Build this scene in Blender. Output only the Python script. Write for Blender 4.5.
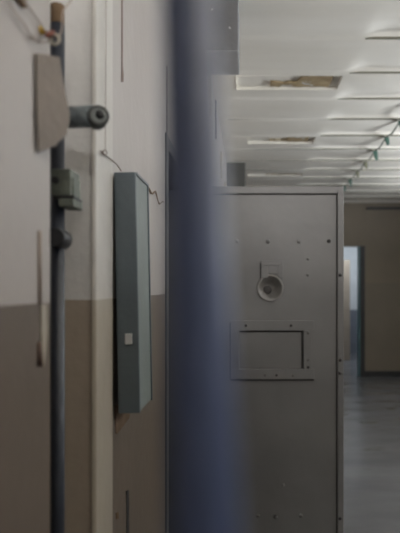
import bpy, bmesh, math, random
from mathutils import Vector, Matrix
random.seed(4)
for o in list(bpy.data.objects): bpy.data.objects.remove(o)
S = bpy.context.scene; C = S.collection
F = 560.0; VX, VY, EYE = 250.0, 287.0, 1.6

# ---------------------------------------------------------------- camera
cam = bpy.data.cameras.new('camera'); co = bpy.data.objects.new('camera', cam); C.objects.link(co)
co.location = (0, 0, EYE); co.rotation_euler = (math.pi/2, 0, 0)
cam.sensor_width = 36; cam.lens = F/533*36
cam.shift_x = -(VX-200)/533; cam.shift_y = (VY-266.5)/533
cam.clip_start = 0.02
cam.dof.use_dof = True; cam.dof.focus_distance = 1.75; cam.dof.aperture_fstop = 3.3
S.camera = co
# ---------------------------------------------------------------- world and light
w = bpy.data.worlds.new('world'); S.world = w; w.use_nodes = True
w.node_tree.nodes['Background'].inputs[0].default_value = (.62, .72, .9, 1)
w.node_tree.nodes['Background'].inputs[1].default_value = 0.6
S.view_settings.view_transform = 'Standard'; S.view_settings.look = 'None'
S.view_settings.gamma = 1; S.view_settings.use_curve_mapping = False
S.view_settings.exposure = 0.0
def area(name, loc, rot, sx, sy, power, col):
    l = bpy.data.lights.new(name, 'AREA'); l.shape = 'RECTANGLE'; l.size = sx; l.size_y = sy
    l.energy = power; l.color = col
    o = bpy.data.objects.new(name, l); o.location = loc; o.rotation_euler = rot; C.objects.link(o); return o
XL, XR, ZC, YF, YN = -.285, 3.1, 3.1, 10.0, -1.6
WIN = [(-.9, .9), (1.7, 3.3), (4.1, 5.7), (6.5, 8.1)]
WZ0, WZ1 = 2.1, 2.9
WP = [20, 130, 130, 34]
TILT = math.radians(68)
for (a, b), p in zip(WIN, WP):      # area lights in the unseen right-wall windows, tilted up to brighten the ceiling
    area('window_uplight', (XR+.10, (a+b)/2, (WZ0+WZ1)/2), (0, math.pi/2+TILT, 0), .60, b-a-.04, p, (.90, .95, 1.0))
area('annex_fill_light', (2.3, 11.9, 2.9), (math.radians(20), 0, 0), 1.6, 1.5, 60, (.85, .93, 1.0))  # light added under the annex ceiling to brighten the room beyond
area('corridor_fill_light', (1.2, .1, 2.63), (math.pi, 0, 0), .25, 1.3, 30, (1.0, .96, .9))  # added uplight out of view, brightens the ceiling for bounce

sl = bpy.data.lights.new('added_fill_beam', 'SPOT'); sl.energy = 150; sl.spot_size = math.radians(62); sl.spot_blend = 1; sl.shadow_soft_size = .10; sl.color = (1, .97, .93)  # added spot behind the camera, lifts the upper door and chase return
so = bpy.data.objects.new('added_fill_beam', sl); so.location = (.5, -1.40, 2.72); so.rotation_euler = (math.radians(94), 0, math.radians(10)); C.objects.link(so)
# ---------------------------------------------------------------- helpers
def P(px, py, Y): return Vector(((px-VX)/F*Y, Y, EYE-(py-VY)/F*Y))
def mat(name, c1, c2=None, rough=.6, scale=4, bump=.15, bscale=40, metal=0, spots=None, stretch=(1,1,1), dado=None, spot_t=(.62,.68)):
    m = bpy.data.materials.new(name); m.use_nodes = True; nt = m.node_tree; N = nt.nodes; L = nt.links
    b = N['Principled BSDF']; b.inputs['Roughness'].default_value = rough; b.inputs['Metallic'].default_value = metal
    geo = N.new('ShaderNodeNewGeometry'); mp = N.new('ShaderNodeMapping'); mp.inputs['Scale'].default_value = stretch
    L.new(geo.outputs['Position'], mp.inputs['Vector'])
    n = N.new('ShaderNodeTexNoise'); n.inputs['Scale'].default_value = scale; n.inputs['Detail'].default_value = 6
    L.new(mp.outputs[0], n.inputs['Vector'])
    r = N.new('ShaderNodeValToRGB'); r.color_ramp.elements[0].position = .35; r.color_ramp.elements[1].position = .68
    c2 = c2 or tuple(x*.8 for x in c1)
    r.color_ramp.elements[0].color = (*c2, 1); r.color_ramp.elements[1].color = (*c1, 1)
    L.new(n.outputs['Fac'], r.inputs[0]); out = r.outputs[0]
    def mix(fac, a, bcol):
        x = N.new('ShaderNodeMix'); x.data_type = 'RGBA'; L.new(fac, x.inputs['Factor']); L.new(a, x.inputs['A'])
        if isinstance(bcol, tuple): x.inputs['B'].default_value = (*bcol, 1)
        else: L.new(bcol, x.inputs['B'])
        return x.outputs['Result']
    if dado:
        z, col = dado
        sep = N.new('ShaderNodeSeparateXYZ'); L.new(geo.outputs['Position'], sep.inputs[0])
        add = N.new('ShaderNodeMath'); add.operation = 'MULTIPLY_ADD'; add.inputs[1].default_value = .012; L.new(n.outputs['Fac'], add.inputs[0]); L.new(sep.outputs['Z'], add.inputs[2])
        lt = N.new('ShaderNodeMath'); lt.operation = 'LESS_THAN'; lt.inputs[1].default_value = z+.006; L.new(add.outputs[0], lt.inputs[0])
        r2 = N.new('ShaderNodeValToRGB'); r2.color_ramp.elements[0].position = .3; r2.color_ramp.elements[1].position = .7
        r2.color_ramp.elements[0].color = (*[v*.85 for v in col], 1); r2.color_ramp.elements[1].color = (*col, 1)
        L.new(n.outputs['Fac'], r2.inputs[0]); out = mix(lt.outputs[0], out, r2.outputs[0])
    if spots:
        n2 = N.new('ShaderNodeTexNoise'); n2.inputs['Scale'].default_value = spots[1]; n2.inputs['Detail'].default_value = 4
        L.new(mp.outputs[0], n2.inputs['Vector'])
        r3 = N.new('ShaderNodeValToRGB'); r3.color_ramp.elements[0].position = spot_t[0]; r3.color_ramp.elements[1].position = spot_t[1]
        L.new(n2.outputs['Fac'], r3.inputs[0]); out = mix(r3.outputs[0], out, spots[0])
    L.new(out, b.inputs['Base Color'])
    if bump:
        n3 = N.new('ShaderNodeTexNoise'); n3.inputs['Scale'].default_value = bscale; n3.inputs['Detail'].default_value = 5
        L.new(geo.outputs['Position'], n3.inputs['Vector'])
        bp = N.new('ShaderNodeBump'); bp.inputs['Strength'].default_value = bump; bp.inputs['Distance'].default_value = .01
        L.new(n3.outputs['Fac'], bp.inputs['Height']); L.new(bp.outputs[0], b.inputs['Normal'])
    return m
M = {}
M['annex'] = mat('annex_paint', (.62,.64,.66), (.55,.57,.59), .6, dado=(1.05, (.17,.185,.22)))
M['wall'] = mat('wall_paint', (.385,.358,.342), (.33,.298,.278), .5, 3, .12, 30, dado=(1.577, (.128,.100,.077)), stretch=(1,1,.35))
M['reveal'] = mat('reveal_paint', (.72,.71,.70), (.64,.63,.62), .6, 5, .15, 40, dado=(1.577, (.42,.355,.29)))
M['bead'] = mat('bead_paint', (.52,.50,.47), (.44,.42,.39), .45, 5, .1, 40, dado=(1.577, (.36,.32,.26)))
M['ceil'] = mat('ceiling_paint', (.87,.835,.76), (.80,.76,.675), .7, 1.6, .15, 12, stretch=(.5,2,1))
M['joint'] = mat('joint_shade', (.20,.19,.145), (.15,.14,.10), .8, 6)  # dark tone standing in for shadow lines along the ceiling joints
M['brown'] = mat('broken_plaster', (.44,.34,.19), (.26,.18,.09), .9, 9, .6, 25, spots=((.55,.53,.48), 14))
M['floor'] = mat('floor_concrete', (.175,.178,.19), (.12,.12,.127), .25, 1.5, .5, 7, spots=((.10,.10,.095), 3), stretch=(.6,1.6,1))
M['far'] = mat('far_wall_paint', (.26,.215,.16), (.21,.175,.13), .6, 1.2, .1, 20)
M['farlow'] = mat('far_wall_lower_paint', (.225,.19,.145), (.19,.16,.12), .55, 1.2, .1, 20)
M['dark'] = mat('dark_paint', (.035,.035,.038), None, .5)
M['white'] = mat('white_paint', (.6,.61,.62), (.5,.5,.5), .5)
M['door'] = mat('door_paint', (.215,.211,.212), (.18,.176,.177), .38, 3, .10, 22)
M['doorline'] = mat('door_shadow_gap', (.06,.057,.054), None, .7)
M['rivet'] = mat('rivet_metal', (.15,.145,.14), None, .4)
M['rivetdark'] = mat('rivet_dark', (.05,.045,.045), None, .5)
M['funnel'] = mat('funnel_paint', (.26,.25,.24), (.19,.18,.17), .35, 20, .2, 60)
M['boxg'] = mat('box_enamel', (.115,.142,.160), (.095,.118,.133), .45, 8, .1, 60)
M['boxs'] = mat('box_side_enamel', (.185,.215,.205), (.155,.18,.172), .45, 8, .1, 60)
M['stain'] = mat('brown_patch', (.20,.13,.08), (.14,.09,.05), .9, 30)
M['pipe'] = mat('pipe_paint', (.025,.031,.045), (.016,.02,.03), .45, 12, .2, 80)
M['stub'] = mat('stub_paint', (.20,.235,.25), (.11,.13,.145), .5, 40, .4, 90)
M['stubface'] = mat('stub_face', (.34,.37,.36), (.22,.24,.24), .5, 40, .3, 90)
M['rubber'] = mat('black_rubber', (.016,.017,.02), None, .5)
M['collar'] = mat('collar_paint', (.085,.09,.09), None, .5)
M['card'] = mat('bent_cover_paint', (.195,.16,.132), (.16,.132,.108), .7, 14, .2, 60)
M['clamp'] = mat('clamp_paint', (.17,.19,.155), (.10,.115,.095), .6, 30, .3, 80)
M['bar'] = mat('blue_bar_paint', (.070,.096,.195), (.060,.082,.165), .4, 8, .1, 60)
M['jamb'] = mat('jamb_paint', (.08,.083,.08), (.06,.063,.06), .5, 8, .1, 60)
M['duct'] = mat('duct_paint', (.19,.19,.195), (.15,.15,.155), .5, 6, .2, 40, spots=((.6,.6,.6), 18), spot_t=(.68,.70))
M['green'] = mat('green_plastic', (.05,.12,.09), None, .5)
M['olive'] = mat('olive_plastic', (.20,.20,.13), None, .6)
M['rope'] = mat('cable_sheath', (.20,.22,.18), None, .6)
M['wire'] = mat('wire_copper', (.14,.085,.065), None, .6)
M['wirel'] = mat('wire_pale', (.36,.30,.26), None, .6)
M['red'] = mat('red_plastic', (.22,.06,.035), None, .5)
M['yellow'] = mat('yellow_plastic', (.85,.55,.06), None, .5)
M['ivory'] = mat('ivory_plastic', (.50,.46,.38), None, .5)
M['cyan'] = mat('teal_jamb', (.10,.24,.26), None, .4)
M['beige'] = mat('beige_leaf', (.36,.30,.24), None, .5)
M['glassw'] = mat('window_frame_paint', (.5,.5,.5), None, .5)
M['cell'] = mat('cell_wall_paint', (.12,.12,.12), (.09,.09,.09), .7)

def box(bm, x0, x1, y0, y1, z0, z1, mt=None):
    vs = [bm.verts.new((x, y, z)) for x in (x0, x1) for y in (y0, y1) for z in (z0, z1)]
    fs = []
    for q in ((0,1,3,2),(4,6,7,5),(0,4,5,1),(2,3,7,6),(0,2,6,4),(1,5,7,3)):
        fs.append(bm.faces.new([vs[i] for i in q]))
    return fs
def cyl(bm, a, b, r0, r1=None, n=24, cap=True):
    a, b = Vector(a), Vector(b); r1 = r0 if r1 is None else r1
    d = (b-a).normalized(); u = d.orthogonal().normalized(); v = d.cross(u)
    R = []
    for p, r in ((a, r0), (b, r1)):
        R.append([bm.verts.new(p+(u*math.cos(t)+v*math.sin(t))*r) for t in [2*math.pi*k/n for k in range(n)]])
    for k in range(n):
        f = bm.faces.new((R[0][k], R[0][(k+1)%n], R[1][(k+1)%n], R[1][k])); f.smooth = True
    if cap: bm.faces.new(R[0][::-1]); bm.faces.new(R[1])
def tube(bm, pts, r, n=8):
    # Catmull-Rom smoothed sweep
    pts = [Vector(p) for p in pts]
    if len(pts) > 2:
        q = [pts[0]*2-pts[1]]+pts+[pts[-1]*2-pts[-2]]; out = []
        for i in range(1, len(q)-2):
            for k in range(6):
                t = k/6; p0, p1, p2, p3 = q[i-1:i+3]
                out.append(.5*((2*p1)+(p2-p0)*t+(2*p0-5*p1+4*p2-p3)*t*t+(-p0+3*p1-3*p2+p3)*t**3))
        out.append(pts[-1]); pts = out
    prev = None; u = None
    for i, p in enumerate(pts):
        d = (pts[min(i+1, len(pts)-1)]-pts[max(i-1, 0)]).normalized()
        u = d.orthogonal().normalized() if u is None else (u-d*u.dot(d)).normalized()
        v = d.cross(u)
        ring = [bm.verts.new(p+(u*math.cos(t)+v*math.sin(t))*r) for t in [2*math.pi*k/n for k in range(n)]]
        if prev:
            for k in range(n):
                f = bm.faces.new((prev[k], prev[(k+1)%n], ring[(k+1)%n], ring[k])); f.smooth = True
        else: bm.faces.new(ring[::-1])
        prev = ring
    bm.faces.new(prev)
def lathe(bm, c, axis, prof, n=32):   # prof: (radius, distance along axis)
    c, d = Vector(c), Vector(axis).normalized(); u = d.orthogonal().normalized(); v = d.cross(u); prev = None
    for r, h in prof:
        ring = [bm.verts.new(c+d*h+(u*math.cos(t)+v*math.sin(t))*max(r, 1e-5)) for t in [2*math.pi*k/n for k in range(n)]]
        if prev:
            for k in range(n):
                f = bm.faces.new((prev[k], prev[(k+1)%n], ring[(k+1)%n], ring[k])); f.smooth = True
        prev = ring
def prism(bm, front, back):
    a = [bm.verts.new(p) for p in front]; b = [bm.verts.new(p) for p in back]; n = len(a)
    bm.faces.new(a); bm.faces.new(b[::-1])
    for k in range(n): bm.faces.new((a[k], b[k], b[(k+1)%n], a[(k+1)%n]))
def obj(name, bm, m, parent=None, bevel=0, label=None, cat=None, group=None, kind=None):
    bmesh.ops.recalc_face_normals(bm, faces=bm.faces)
    me = bpy.data.meshes.new(name); bm.to_mesh(me); bm.free(); me.materials.append(M[m])
    o = bpy.data.objects.new(name, me); C.objects.link(o)
    if parent:
        o.parent = parent; o.matrix_parent_inverse = parent.matrix_basis.inverted()
    if bevel:
        b = o.modifiers.new('bevel', 'BEVEL'); b.width = bevel; b.segments = 2; b.limit_method = 'ANGLE'
    if label: o['label'] = label
    if cat: o['category'] = cat
    if group: o['group'] = group
    if kind: o['kind'] = kind
    return o
def empty(name, loc, label, cat, group=None):
    o = bpy.data.objects.new(name, None); o.location = loc; o.empty_display_size = .05; C.objects.link(o)
    o['label'] = label; o['category'] = cat
    if group: o['group'] = group
    return o
def NB(): return bmesh.new()
def carve(o, cutters):          # cut shapes out of a mesh and keep the result as plain geometry
    bm = NB()
    for f in cutters: f(bm)
    bmesh.ops.recalc_face_normals(bm, faces=bm.faces)
    me = bpy.data.meshes.new('cut'); bm.to_mesh(me); bm.free(); c = bpy.data.objects.new('cut', me); C.objects.link(c)
    md = o.modifiers.new('cut', 'BOOLEAN'); md.object = c; md.operation = 'DIFFERENCE'; md.solver = 'EXACT'
    bpy.context.view_layer.update()
    new = bpy.data.meshes.new_from_object(o.evaluated_get(bpy.context.evaluated_depsgraph_get()))
    o.modifiers.remove(md); o.data = new
    bpy.data.objects.remove(c)

# ---------------------------------------------------------------- structure
bm = NB(); box(bm, -2.6, 6, YN-.2, 15, -.2, 0); obj('floor', bm, 'floor', kind='structure')
Y1, Y2, YD0, YD1 = .798, 1.03, 1.88, 2.81       # pipe chase and cell doorway
ZD = 2.12
bm = NB()
box(bm, -.6, XL, YN, Y1, 0, ZC+.25)                                 # near piece
box(bm, -.6, -.47, Y1, Y2, 0, ZC+.25)
box(bm, -.6, XL, Y2+.002, YD0, 0, ZC+.25)
box(bm, -.6, XL, YD0, YD1, ZD, ZC+.25)
box(bm, -.6, XL, YD1, YF+.2, 0, ZC+.25)
obj('wall_left', bm, 'wall', kind='structure')
bm = NB(); box(bm, -.47, -.288, Y2-.006, Y2+.0015, 0, 3.1); obj('trim_1', bm, 'reveal', kind='structure')
bm = NB(); prism(bm, [(-.290,Y2-.010,0),(XL+.004,Y2-.006,0),(XL+.006,1.14,0),(-.288,1.15,0)], [(-.290,Y2-.010,3.1),(XL+.004,Y2-.006,3.1),(XL+.006,1.14,3.1),(-.288,1.15,3.1)])
obj('trim_2', bm, 'bead', bevel=.003, kind='structure')
bm = NB(); box(bm, -2.6, -2.5, 1.2, 3.6, 0, ZC); box(bm, -2.5, -.6, 1.2, 1.3, 0, ZC); box(bm, -2.5, -.6, 3.5, 3.6, 0, ZC); box(bm, -2.5, -.6, 1.3, 3.5, 2.9, ZC)
obj('wall_cell', bm, 'cell', kind='structure')
bm = NB()      # right wall with windows
ys = [YN]+[v for p in WIN for v in p]+[YF+.2]
box(bm, XR, XR+.25, YN, YF+.2, 0, WZ0); box(bm, XR, XR+.25, YN, YF+.2, WZ1, ZC+.25)
for i in range(0, len(ys), 2): box(bm, XR, XR+.25, ys[i], ys[i+1], WZ0, WZ1)
obj('wall_right', bm, 'wall', kind='structure')
for i, (a, b) in enumerate(WIN):
    bm = NB(); t = .035
    box(bm, XR-.03, XR+.02, a, b, WZ0, WZ0+t); box(bm, XR-.03, XR+.02, a, b, WZ1-t, WZ1)
    for k in range(4):
        y = a+(b-a-t)*k/3; box(bm, XR-.029, XR+.019, y, y+t, WZ0+t, WZ1-t)
    obj('window_%d' % (i+1), bm, 'glassw', kind='structure')
bm = NB(); box(bm, -.6, XR+.25, YN-.2, YN, 0, ZC+.25); obj('wall_near', bm, 'wall', kind='structure')
# far wall with doorway
DX0, DX1, DZ = 1.15, 2.0, 2.33
bm = NB(); box(bm, XL, DX0, YF, YF+.2, 1.67, ZC+.2); box(bm, DX1, XR, YF, YF+.2, 1.67, ZC+.2); box(bm, DX0, DX1, YF, YF+.2, DZ, ZC+.2)
wf = obj('wall_far', bm, 'far', kind='structure')
bm = NB(); box(bm, XL, DX0, YF, YF+.2, 0, 1.67); box(bm, DX1, XR, YF, YF+.2, 0, 1.67); obj('wall_far_dado', bm, 'farlow', parent=wf, kind='structure')
bm = NB(); box(bm, DX1+.04, XR, YF-.03, YF, 0.002, .10); box(bm, XL, DX0-.04, YF-.03, YF, 0.002, .10); obj('baseboard_far', bm, 'dark', kind='structure')
bm = NB(); box(bm, 2.08, XR-.01, YF-.06, YF-.001, 2.985, 3.02); obj('trim_3', bm, 'dark', kind='structure')
bm = NB(); box(bm, DX1-.035, DX1+.045, YF-.03, YF+.2, 0.002, DZ+.0); box(bm, DX0-.05, DX0+.02, YF-.03, YF+.2, 0.002, DZ)
obj('trim_4', bm, 'dark', kind='structure')
bm = NB(); box(bm, DX1-.050, DX1-.036, YF-.02, YF+.18, 0.002, DZ-.001); obj('trim_5', bm, 'cyan', kind='structure')
# room beyond
bm = NB(); box(bm, .2, 5, 13.5, 13.7, 0, 3.1); box(bm, 0, .2, 10.2, 13.7, 0, 3.1); box(bm, 5, 5.2, 10.2, 13.7, 0, 3.1); box(bm, 0, 5.2, 10.2, 13.7, 3.0, 3.2); box(bm, 3.3, 5.2, 10.05, 10.2, 0, 3.1)
obj('wall_annex', bm, 'annex', kind='structure')
# ceiling: ribbed plates, flatter towards the left wall; three broken places
HOLES = [(-.10, .66, 3.98, 4.26), (-.02, .66, 5.60, 5.86), (-.03, .70, 7.40, 7.58)]
bm = NB(); PER, PH = .545, 3.40
def zc(x, y):
    e = min(1, max(0, (x-.66)/.16)); e = e*e*(3-2*e)
    a = .011+.034*e
    t = ((y-PH)/PER) % 1.0
    h = t**2.2 if t < .93 else (.93**2.2)*(1-(t-.93)/.07)
    return ZC + a*h + .003*math.sin(x*3+y*2)
xs = sorted(set([XL+ (XR-XL)*k/70 for k in range(71)]+[h[i] for h in HOLES for i in (0, 1)]))
yy = sorted(set([YN+(YF+.05-YN)*k/520 for k in range(521)]+[h[i] for h in HOLES for i in (2, 3)]))
V = [[bm.verts.new((x, y, zc(x, y))) for x in xs] for y in yy]
for j in range(len(yy)-1):
    for i in range(len(xs)-1):
        mx, my = (xs[i]+xs[i+1])/2, (yy[j]+yy[j+1])/2
        if any(h[0] < mx < h[1] and h[2] < my < h[3] for h in HOLES): continue
        f = bm.faces.new((V[j][i], V[j][i+1], V[j+1][i+1], V[j+1][i])); f.smooth = True
for h in HOLES:                     # lips of the broken places
    for (xa, xb, ya, yb) in ((h[0], h[1], h[2], h[2]), (h[0], h[1], h[3], h[3]), (h[0], h[0], h[2], h[3]), (h[1], h[1], h[2], h[3])):
        q = [bm.verts.new(p) for p in ((xa, ya, ZC+.0), (xb, yb, ZC+.0), (xb, yb, ZC+.04), (xa, ya, ZC+.04))]; bm.faces.new(q)
box(bm, -.6, XR+.25, YN-.2, YF+.2, ZC+.25, ZC+.3)
ce = obj('ceiling', bm, 'ceil', kind='structure')
bm = NB()
for k in range(0, 12):
    y = PH+PER*k
    for xa, xb in ((-.2, HOLES[0][0]-.05), (HOLES[0][0]-.05, .70), (.70, XR-.01)):
        if any(h[2]-.03 < y < h[3]+.03 for h in HOLES) and xa < .6: continue
        if k < 3 and xa < .6: continue
        box(bm, xa, xb, y-.017, y-.003, ZC+.001, ZC+.012)
obj('joint_strip', bm, 'joint', parent=ce)
for h in HOLES:
    bm = NB(); box(bm, h[0], h[1], h[2], h[3], ZC+.026, ZC+.10)
    obj('ceiling_backing', bm, 'ceil', parent=ce)
    bm = NB(); xa = h[0]+(h[1]-h[0])*.33; n = 14
    top = []; bot = []
    for k in range(n+1):
        x = xa+(h[1]-.06-xa)*k/n
        e = 0 if k < n*.5 else 1
        top.append((x, h[3]-.015-random.random()*.04*(1.5-e), ZC+.013)); bot.append((x, h[2]+.02+(1-e)*.13*min(1,(h[3]-h[2])/.27)+random.random()*.04, ZC+.013))
    pl = top+bot[::-1]
    prism(bm, pl, [(p[0], p[1], ZC+.027) for p in pl]); obj('exposed_lath', bm, 'brown', parent=ce)

# ---------------------------------------------------------------- cell doorway frame
fr = empty('door_frame', (XL, YD0, 0), 'dark grey steel frame of the cell doorway behind the blue bar', 'door frame')
bm = NB(); box(bm, -.50, XL+.006, YD0, YD0+.05, 0, ZD-.0); obj('near_jamb', bm, 'jamb', fr, .003)
bm = NB(); box(bm, -.50, XL+.004, YD0+.05, YD1-.05, ZD-.045, ZD); obj('lintel', bm, 'jamb', fr, .003)
bm = NB(); box(bm, -.50, XL-.002, YD1-.05, YD1, 0, ZD); obj('far_jamb', bm, 'jamb', fr, .003)

# ---------------------------------------------------------------- open cell door
DY = 2.80
def D(px, py, dy=0): return ((px-VX)/200.0, DY+dy, EYE-(py-VY)/200.0)
dr = empty('cell_door', ((197-VX)/200, DY, .05), 'grey riveted steel cell door standing open with round peephole and food hatch', 'door')
X0, _, Z1 = D(198, 186.5); X1 = D(343.5, 0)[0]; Z0 = .05
bm = NB(); box(bm, X0+.002, X1-.031, DY+.002, DY+.048, Z0+.03, Z1-.037)
pn = obj('door_panel', bm, 'door', dr)
pc = D(270, 288); hx0, _, hz1 = D(239, 330.5); hx1, _, hz0 = D(303.5, 369)
carve(pn, [lambda b: cyl(b, (pc[0], DY-.02, pc[2]), (pc[0], DY+.0478, pc[2]), .058, n=40),
           lambda b: box(b, hx0, hx1, DY-.02, DY+.018, hz0, hz1)])
bm = NB()      # angle-iron edge frame: left, top, right, bottom
box(bm, X0, X0+.03, DY-.007, DY+.05, Z0, Z1); box(bm, X1-.030, X1, DY-.007, DY+.05, Z0, Z1)
box(bm, X0+.03, X1-.030, DY-.007, DY+.05, Z1-.036, Z1); box(bm, X0+.03, X1-.030, DY-.007, DY+.05, Z0, Z0+.03)
ef = obj('edge_frame', bm, 'door', dr, .002)
bm = NB()      # gap line just inside the angle iron
box(bm, X1-.037, X1-.0305, DY-.0005, DY+.004, Z0+.03, Z1-.0365); box(bm, X0+.03, X1-.037, DY-.0005, DY+.004, Z1-.042, Z1-.0365)
obj('edge_gap', bm, 'doorline', dr)
def rivet(px, py, r, m, proud=.004, dy=0):
    bm = NB(); x, y, z = D(px, py, dy)
    lathe(bm, (x, y, z), (0, -1, 0), [(r, -.004), (r, 0), (r*.85, proud*.6), (r*.5, proud), (0, proud)], 14)
    return bm
for px, py, r, m in ((237,241,.009,'door'),(268,241.5,.010,'door'),(299,241.5,.010,'door'),(329,241,.010,'rivetdark'),
                     (308,259,.006,'rivet'),(308,275,.006,'rivet'),(283,485,.008,'door'),(258,516,.010,'rivet'),(275.5,517,.011,'rivet'),(301,516,.010,'rivet')):
    obj('rivet', rivet(px, py, r, m), m, dr)
for px, py in ((340,275),(340,360),(340,373),(340,518)):
    obj('frame_rivet', rivet(px, py, .0085, 'rivetdark', .004, -.007), 'rivetdark', ef)
# peephole
ph = bpy.data.objects.new('peephole', None); ph.location = (pc[0], DY, pc[2]); C.objects.link(ph); ph.parent = dr; ph.matrix_parent_inverse = dr.matrix_basis.inverted()
bm = NB(); lathe(bm, (pc[0], DY, pc[2]), (0, 1, 0), [(.068,.002),(.067,-.004),(.061,-.006),(.056,-.002),(.044,.014),(.030,.034),(.018,.044),(.013,.045)], 40)
obj('peephole_funnel', bm, 'funnel', ph)
bm = NB(); lathe(bm, (pc[0]-.012, DY, pc[2]-.010), (0, 1, 0), [(.022,.036),(.021,.029),(.016,.027),(0,.028)], 24)
obj('spyhole', bm, 'rivetdark', ph)
bm = NB(); ax, _, az = D(261, 260.5); bx, _, bz = D(283, 276)
box(bm, ax, bx, DY-.007, DY+.0015, az-.02-.005, az)
box(bm, ax, ax+.035, DY-.007, DY+.0015, bz-.01, az-.025)
box(bm, bx-.025, bx, DY-.007, DY+.0015, bz-.01, az-.025)
box(bm, ax+.035, bx-.025, DY-.007, DY+.0015, bz+.012, az-.025)
obj('pivot_plate', bm, 'door', dr, .0015)
bm = NB(); box(bm, ax-.005, ax-.0005, DY-.0015, DY+.002, bz-.015, az-.012); obj('plate_gap', bm, 'doorline', dr)
# food hatch
fh = bpy.data.objects.new('food_hatch', None); fh.location = ((hx0+hx1)/2, DY, hz0); C.objects.link(fh); fh.parent = dr; fh.matrix_parent_inverse = dr.matrix_basis.inverted()
fx0, _, fz1 = D(230.5, 320.5); fx1, _, fz0 = D(314, 379)
bm = NB(); y0, y1 = DY-.008, DY+.003
box(bm, fx0, fx1, y0, y1, hz1, fz1); box(bm, fx0, fx1, y0, y1, fz0, hz0)
box(bm, fx0, hx0, y0, y1, hz0, hz1); box(bm, hx1, fx1-.012, y0, y1, hz0, hz1)
obj('hatch_frame', bm, 'door', fh, .0015)
bm = NB(); box(bm, hx0+.001, hx1-.011, DY+.002, DY+.016, hz0+.001, hz1-.010); obj('hatch_panel', bm, 'door', fh, .001)
bm = NB(); box(bm, fx0-.001, fx1-.002, DY-.003, DY+.002, fz0-.008, fz0-.0005); box(bm, fx0-.006, fx0-.001, DY-.003, DY+.002, fz0-.004, fz1-.01)
box(bm, hx1-.0105, hx1-.001, DY+.012, DY+.0175, hz0+.001, hz1-.002); box(bm, hx0+.001, hx1-.0105, DY+.012, DY+.0175, hz1-.0095, hz1-.001)
obj('hatch_gap', bm, 'doorline', fh)
for px, py, m in ((246,325.5,'rivetdark'),(291,325.5,'rivetdark'),(308,333,'rivet'),(308,367,'rivetdark'),(308,360,'rivet'),(265,375,'rivet'),(276.5,375,'rivetdark'),(293,375.5,'rivet')):
    obj('hatch_bolt', rivet(px, py, .007, m, .004, -.008), m, fh)
for k, z in enumerate((.45, 1.05, 1.8)):
    bm = NB(); cyl(bm, (X0-.012, DY-.012, z), (X0-.012, DY-.012, z+.12), .010, n=16); obj('hinge', bm, 'jamb', dr)

# ---------------------------------------------------------------- blue bar right in front of the camera
a, b = P(206, 533, .155), P(188.5, 0, .20); d = (b-a)/(b.z-a.z)
bm = NB(); p0 = a+d*(0-a.z); p1 = a+d*(ZC+.02-a.z); cyl(bm, p0, p1, .0098, n=32)
obj('steel_bar', bm, 'bar', label='blurred dark blue steel bar rising right in front of the viewer', cat='bar')

# ---------------------------------------------------------------- wall box
bxo = empty('switch_box', (XL, 1.157, 1.4), 'narrow dark grey-green metal wall box mounted on the left wall', 'electrical box')
s = F/1.157; zt, zb = EYE+(VY-173)/s, EYE-(412.5-VY)/s
bm = NB(); XB = XL+.050; YB = 1.157+.135
box(bm, XL+.0066, XB, 1.158, YB, zb, zt); bd = obj('housing', bm, 'boxs', bxo, .002)
bm = NB(); box(bm, XL+.0066, XB+.0012, 1.152, 1.160, zb-.001, zt+.001); lid = obj('front_cover', bm, 'boxg', bxo, .002)
bm = NB(); box(bm, XB-.0005, XB+.003, YB-.006, YB+.001, zb-.001, zt+.001); box(bm, XB-.0005, XB+.003, 1.160, YB-.006, zt-.004, zt+.001); obj('rim', bm, 'boxg', bxo)
q = P(126.5, 339, 1.152); bm = NB(); box(bm, q.x-.007, q.x+.007, 1.148, 1.1525, q.z-.011, q.z+.011); lb = obj('latch_plate', bm, 'white', bxo, .001)
lb['label'] = 'small white latch plate'
bxo.location = (XL+.025, 1.157, (zt+zb)/2)
for o in bxo.children: o.matrix_parent_inverse = bxo.matrix_basis.inverted()
bxo.rotation_euler = (0, -math.radians(1.1), 0)
bxo.location.x += .003
# marks below the box and on the wall
def stain(pts, name, label, m='stain'):   # on the wall plane; pts are (Y, Z)
    bm = NB(); prism(bm, [(XL+.0012, y, z) for y, z in pts], [(XL-.002, y, z) for y, z in pts])
    obj(name, bm, m, label=label, cat='stain')
def WY(px): return .285*F/(VX-px)
def WZ(px, py): return EYE-(py-VY)*WY(px)/F
def wq(l): return [(WY(x), WZ(x, y)) for x, y in l]
stain(wq([(114.5,405),(130,405),(129,418),(123,426),(117,434),(115.5,433)]), 'brown_patch', 'brown patch on the wall right under the metal wall box')  # brown patch narrowing downward below the box
stain(wq([(115.8,513),(118,512),(118.5,519),(116,519)]), 'rust_spot', 'tiny brown spot on the lower left wall beside the dark slot')
stain(wq([(126,491),(128.5,490),(128.8,560),(126.5,560)]), 'wall_slot', 'narrow dark vertical slot low in the left wall', 'rubber')
stain(wq([(121.2,-25),(122.3,-25),(122.4,66),(123.2,74),(123,82),(121,82),(121.3,60)]), 'wall_crack', 'thin brown vertical crack at the top of the left wall', 'wire')
stain(wq([(166.5,66),(167.3,66),(167.4,148),(166.6,148)]), 'wall_seam', 'hairline dark seam on the left wall beside the blue bar', 'rubber')

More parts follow.
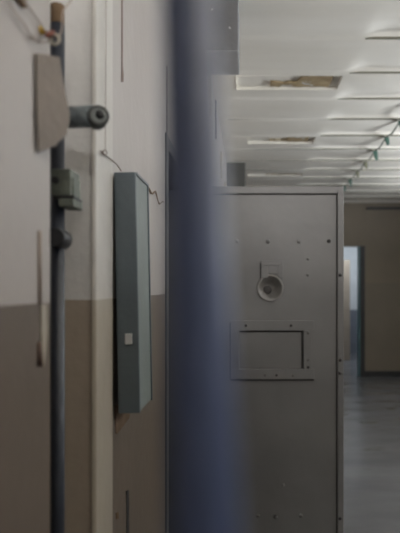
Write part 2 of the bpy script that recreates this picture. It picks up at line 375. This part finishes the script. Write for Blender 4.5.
# ---------------------------------------------------------------- pipes and fittings in the chase
pp = empty('water_pipe', (-.325, .95, 0), 'dark blue-black vertical pipe running down the wall chase', 'pipe')
def PX(px, Y): return (px-VX)/F*Y
xa, xb = PX(50.5, .95), PX(64.5, .95); r = (xb-xa)/2; cx = (xa+xb)/2
bm = NB(); cyl(bm, (cx, .95, 0), (cx, .95, 2.045), r, n=28); obj('pipe_run', bm, 'pipe', pp)
bm = NB(); cyl(bm, (cx, .95, 2.0455), (cx, .95, 2.078), r*.97, n=28); sv = obj('top_sleeve', bm, 'stain', pp, .001); sv['label'] = 'rusty brown sleeve'
q = P(59, 239, .945); bm = NB(); cyl(bm, (q.x, .962, q.z), (q.x+.003, .915, q.z), .0175, .0160, n=28); kn = obj('knob', bm, 'rubber', pp, .002)
a, b = P(52, 168, .93), P(74, 196, .93)
bm = NB(); box(bm, a.x, b.x-.004, .925, .975, b.z, a.z-.002); box(bm, b.x-.005, b.x-.001, .932, .97, b.z, a.z-.014)
cl = obj('pipe_clamp', bm, 'clamp', pp, .003); cl['label'] = 'olive green clamp block'
c = P(52, 207, .93); bm = NB(); box(bm, a.x+.004, b.x+.001, .925, .975, b.z-.004, b.z-.0005); obj('clamp_gasket', bm, 'rubber', pp)
bm = NB(); box(bm, a.x+.012, b.x+.001, .925, .975, c.z, b.z-.0045); obj('clamp_foot', bm, 'clamp', pp, .002)
cy_ = P(55, 180, .92); bm = NB(); cyl(bm, (cy_.x, .930, cy_.z), (cy_.x, .918, cy_.z), .006, n=6); obj('clamp_bolt', bm, 'rubber', pp)
# stub
st = empty('pipe_stub', P(85, 117, .92), 'short grey-blue pipe stub with round open end sticking out of the chase', 'pipe')
e = P(98.5, 116, .885); g = P(68, 117.5, .912); dd = (e-g).normalized()
bm = NB(); cyl(bm, g, e-dd*.012, .0172, n=28); obj('stub_tube', bm, 'stub', st)
fa = Vector((.42, -.9, .02)).normalized()      # the end faces the corridor
bm = NB(); lathe(bm, e, fa, [(.0160,-.022),(.0168,-.018),(.0168,.002),(.0155,.005),(.0130,.005),(.0122,.002),(.0115,.002)], 32); obj('collar', bm, 'collar', st)
bm = NB(); lathe(bm, e, fa, [(.0125,-.004),(.0125,.003),(.0065,.005),(.0060,.001),(.0055,-.004)], 32); fc = obj('end_face', bm, 'stubface', st)
up = Vector((.0022, 0, .0005)); bm = NB(); lathe(bm, e+up, fa, [(.0066,.002),(.0062,.0055),(0,.0058)], 24); obj('bore', bm, 'rubber', st)
# bent cover plate
def CP(px, py): return P(px, py, .735+(px-36)*.0019)
pl = [(36.5,53),(48,54.5),(60,57),(62,72),(66,95),(70,113),(69.5,122),(67,135),(60,141),(56,146),(47,149),(38.5,152.5),(37.5,125),(37,90)]
bm = NB(); prism(bm, [CP(*p) for p in pl], [CP(*p)+Vector((-.003,.0035,0)) for p in pl])
obj('cover_plate', bm, 'card', bevel=.0008, label='bent beige-brown cover plate hanging crooked over the pipe chase', cat='cover plate')
# broken edge of the chase top
# wires at top left
wr = empty('loose_wires', P(52, 36, .77), 'loose thin wires with yellow and red ends hanging at the upper left', 'wires')
for pts, m in (([(6,-8),(12,8),(24,24),(32,38),(36,39)],'wirel'), ([(18,-8),(28,6),(38,20),(46,32),(52,38)],'wirel'), ([(32,36),(40,42),(50,41),(54,39)],'wirel')):
    bm = NB(); tube(bm, [P(x, y, min(.777, .279*F/(VX-x))) for x, y in pts], .0013, 6); obj('wire', bm, m, wr)
for (x0, y0, x1, y1), m, r in (((38,28.5,44,32.5),'yellow',.0052), ((45,36,54,32),'red',.004), ((30,34,36,40),'red',.0022)):
    bm = NB(); A_, B_ = P(x0, y0, .76), P(x1, y1, .765); lathe(bm, A_, B_-A_, [(0,0),(r*.8,.0005),(r,.002),(r*.8,(B_-A_).length),(0,(B_-A_).length)], 14); obj('wire_cap', bm, m, wr)
bm = NB(); q = P(54.5, 39.5, .77); cc = [q+Vector((math.cos(t)*.0065, 0, math.sin(t)*.0065)) for t in [k*math.pi/6 for k in range(13)]]; tube(bm, cc, .0022, 8); rg = obj('ring', bm, 'ivory', wr)
bm = NB(); tube(bm, [P(58,40,.775), P(62,28,.79), P(63,12,.80), P(70,2,.83), P(77,-10,.86)], .0012, 6); obj('wire', bm, 'wirel', wr)
# small rusty top-left bracket
bm = NB(); a = P(3, 2, .66); box(bm, XL+.0005, XL+.006, .64, .70, a.z+.012, a.z+.03)
obj('wall_bracket', bm, 'stain', bevel=.001, label='small reddish brown bracket at the very top left corner', cat='bracket')
# rods and chips on the near wall
bm = NB(); y_ = WY(38.5); tube(bm, [(XL+.002, y_, WZ(38.5,231)), (XL+.002, y_, WZ(38.5,305))], .0028, 8)
obj('rusted_rod', bm, 'wirel', label='thin rusty vertical rod at middle height near the left edge of the wall', cat='rod')
bm = NB(); tube(bm, [(XL+.0015, y_, WZ(38.5,342)), (XL+.0015, y_, WZ(38.5,366))], .0035, 8)
obj('rod_stub', bm, 'wire', label='short dark rod end below the thin rusty rod', cat='rod')
bm = NB(); prism(bm, [(XL+.0015, y, z) for y, z in wq([(40.5,306),(45.5,304),(46.5,330),(45,352),(43,368),(41.5,350),(40,330)])], [(XL-.001, y, z) for y, z in wq([(40.5,306),(45.5,304),(46.5,330),(45,352),(43,368),(41.5,350),(40,330)])])
obj('plaster_chip', bm, 'bead', label='pale bare patch in the tan paint beside the short dark rod end', cat='chip')

# wires on the wall by the box
tw = empty('wall_wire', P(105, 150, 1.13), 'thin wire hanging down the left wall to a twisted knot above the wall box', 'wire')
YW = 1.125
def WP_(x, y, off=.009): # on the wall plane, a little proud
    yy_ = (.285-off)*F/(VX-x); return P(x, y, yy_)
bm = NB(); tube(bm, [WP_(106,-10), WP_(106,40), WP_(105.6,90), WP_(105.5,150)], .0008, 6); obj('wire', bm, 'wirel', tw)
bm = NB(); tube(bm, [WP_(101,151), WP_(104,155), WP_(107,153), WP_(105,150), WP_(103,153), WP_(108,157), WP_(113,161), WP_(118,166), WP_(121,171,.02)], .0011, 6); obj('twisted_end', bm, 'wire', tw)
bm = NB(); pts = []
for k in range(18):
    t = k/17; x = 148.5+15*t; y = 188+17*t+(3*math.sin(t*11)); pts.append(WP_(x, y, .006))
tube(bm, pts, .0015, 6); tube(bm, [p+Vector((.0, 0, .006*math.sin(k*.9)+.002)) for k, p in enumerate(pts[:14])], .0013, 6); obj('twisted_wire', bm, 'stain', label='brown twisted wire on the wall just right of the metal box', cat='wire')

# ---------------------------------------------------------------- ceiling boxes
M['duct2'] = mat('duct_dark_paint', (.085,.085,.075), (.06,.06,.055), .6, 6)
def duct(y0, dy, top, drop, label, m='duct'):
    o = empty('duct_box', (XL+.12, y0, ZC), label, 'duct', None)
    bm = NB(); box(bm, XL+.001, -.060, y0, y0+dy, ZC-drop+.003, top); obj('duct_casing', bm, m, o, .004)
    bm = NB(); box(bm, XL+.003, -.062, y0+.003, y0+dy-.003, ZC-drop, ZC-drop+.0025); obj('bottom_panel', bm, 'white', o)
duct(2.84, .33, ZC+.02, .30, 'large dark grey duct box under the ceiling, at the upper edge beside the blue bar')
duct(6.75, .3, ZC+.02, .36, 'small distant grey duct box under the ceiling just above the cell door', 'duct2')
# fittings high on the left wall beyond the door
bm = NB(); tube(bm, [(XL+.006, 4.46, 3.09), (XL+.006, 4.46, 2.78)], .008, 8)
obj('conduit', bm, 'jamb', label='short dark conduit high on the left wall right of the blue bar', cat='conduit')
for y_, z_, h_ in ((3.75, 2.86, .16), (5.2, 2.72, .14), (6.0, 2.6, .12)):
    bm = NB(); box(bm, XL, XL+.022, y_, y_+.16, z_, z_+h_); cyl(bm, (XL+.012, y_+.05, z_), (XL+.012, y_+.05, z_-.10), .009, n=10)
    obj('cable_box', bm, 'ivory', bevel=.004, label={3.75: 'nearest white cable box high on the left wall beyond the door', 5.2: 'middle white cable box high on the left wall beyond the door', 6.0: 'farthest white cable box high on the left wall beyond the door'}[y_], cat='cable box')

# ---------------------------------------------------------------- hanging cable with clips
cb = empty('ceiling_cable', (1.37, 7, ZC-.03), 'thin cable strung under the ceiling ribs with hanging green clips', 'cable')
pts = []; Ys = [PH+PER*k for k in range(2, 12)]
for i, y in enumerate(Ys):
    x = 1.35+.012*(y-5); z = zc(x, y)-.012
    pts.append((x, y, z))
    if i < len(Ys)-1: pts.append((x, y+PER/2, z-.028))
bm = NB(); tube(bm, pts, .008, 8); obj('cable_run', bm, 'rope', cb)
cols = ['olive','green','green','green','olive','olive','green','green','olive','green']
for i, y in enumerate(Ys):
    x = 1.35+.012*(y-5); z = zc(x, y)-.010; L = .075 if i % 3 else .10
    bm = NB(); s1 = .3+random.random()*.5
    prism(bm, [(x-.022, y-.012, z), (x+.028, y-.012, z), (x+.020+.02*s1, y-.012, z-L), (x+.010, y-.012, z-L*1.05)], [(x-.022, y+.012, z), (x+.028, y+.012, z), (x+.020+.02*s1, y+.012, z-L), (x+.010, y+.012, z-L*1.05)])
    obj('clip', bm, cols[i], cb, .002)

# ---------------------------------------------------------------- beyond the far doorway
bm = NB(); box(bm, 1.55, 2.18, 12.2, 12.5, .003, 2.19)
lf = obj('cupboard', bm, 'beige', label='tall beige cupboard in the bright room beyond the far doorway', cat='cupboard')
# added lamp body, out of frame, for the upward fill light
bm = NB(); box(bm, 1.06, 1.34, -.58, .78, 2.54, 2.60); tube(bm, [(1.2,-.4,2.6),(1.2,-.4,3.12)], .008); tube(bm, [(1.2,.6,2.6),(1.2,.6,3.12)], .008); obj('added_ceiling_lamp', bm, 'white', bevel=.01, label='added unseen long white suspended lamp shining up at the corridor ceiling', cat='lamp')

bm = NB(); cyl(bm, (.5, -1.598, 2.72), (.5, -1.50, 2.72), .03); lathe(bm, (.5, -1.50, 2.72), Vector((-.17,1,.05)), [(.0,0),(.05,.004),(.10,.05),(.125,.10),(.12,.10),(.09,.05),(.04,.012),(0,.012)])
obj('added_reflector_lamp', bm, 'white', label='added unseen round white reflector lamp on the wall behind the viewer', cat='lamp')  # body made for the added spot, behind the camera
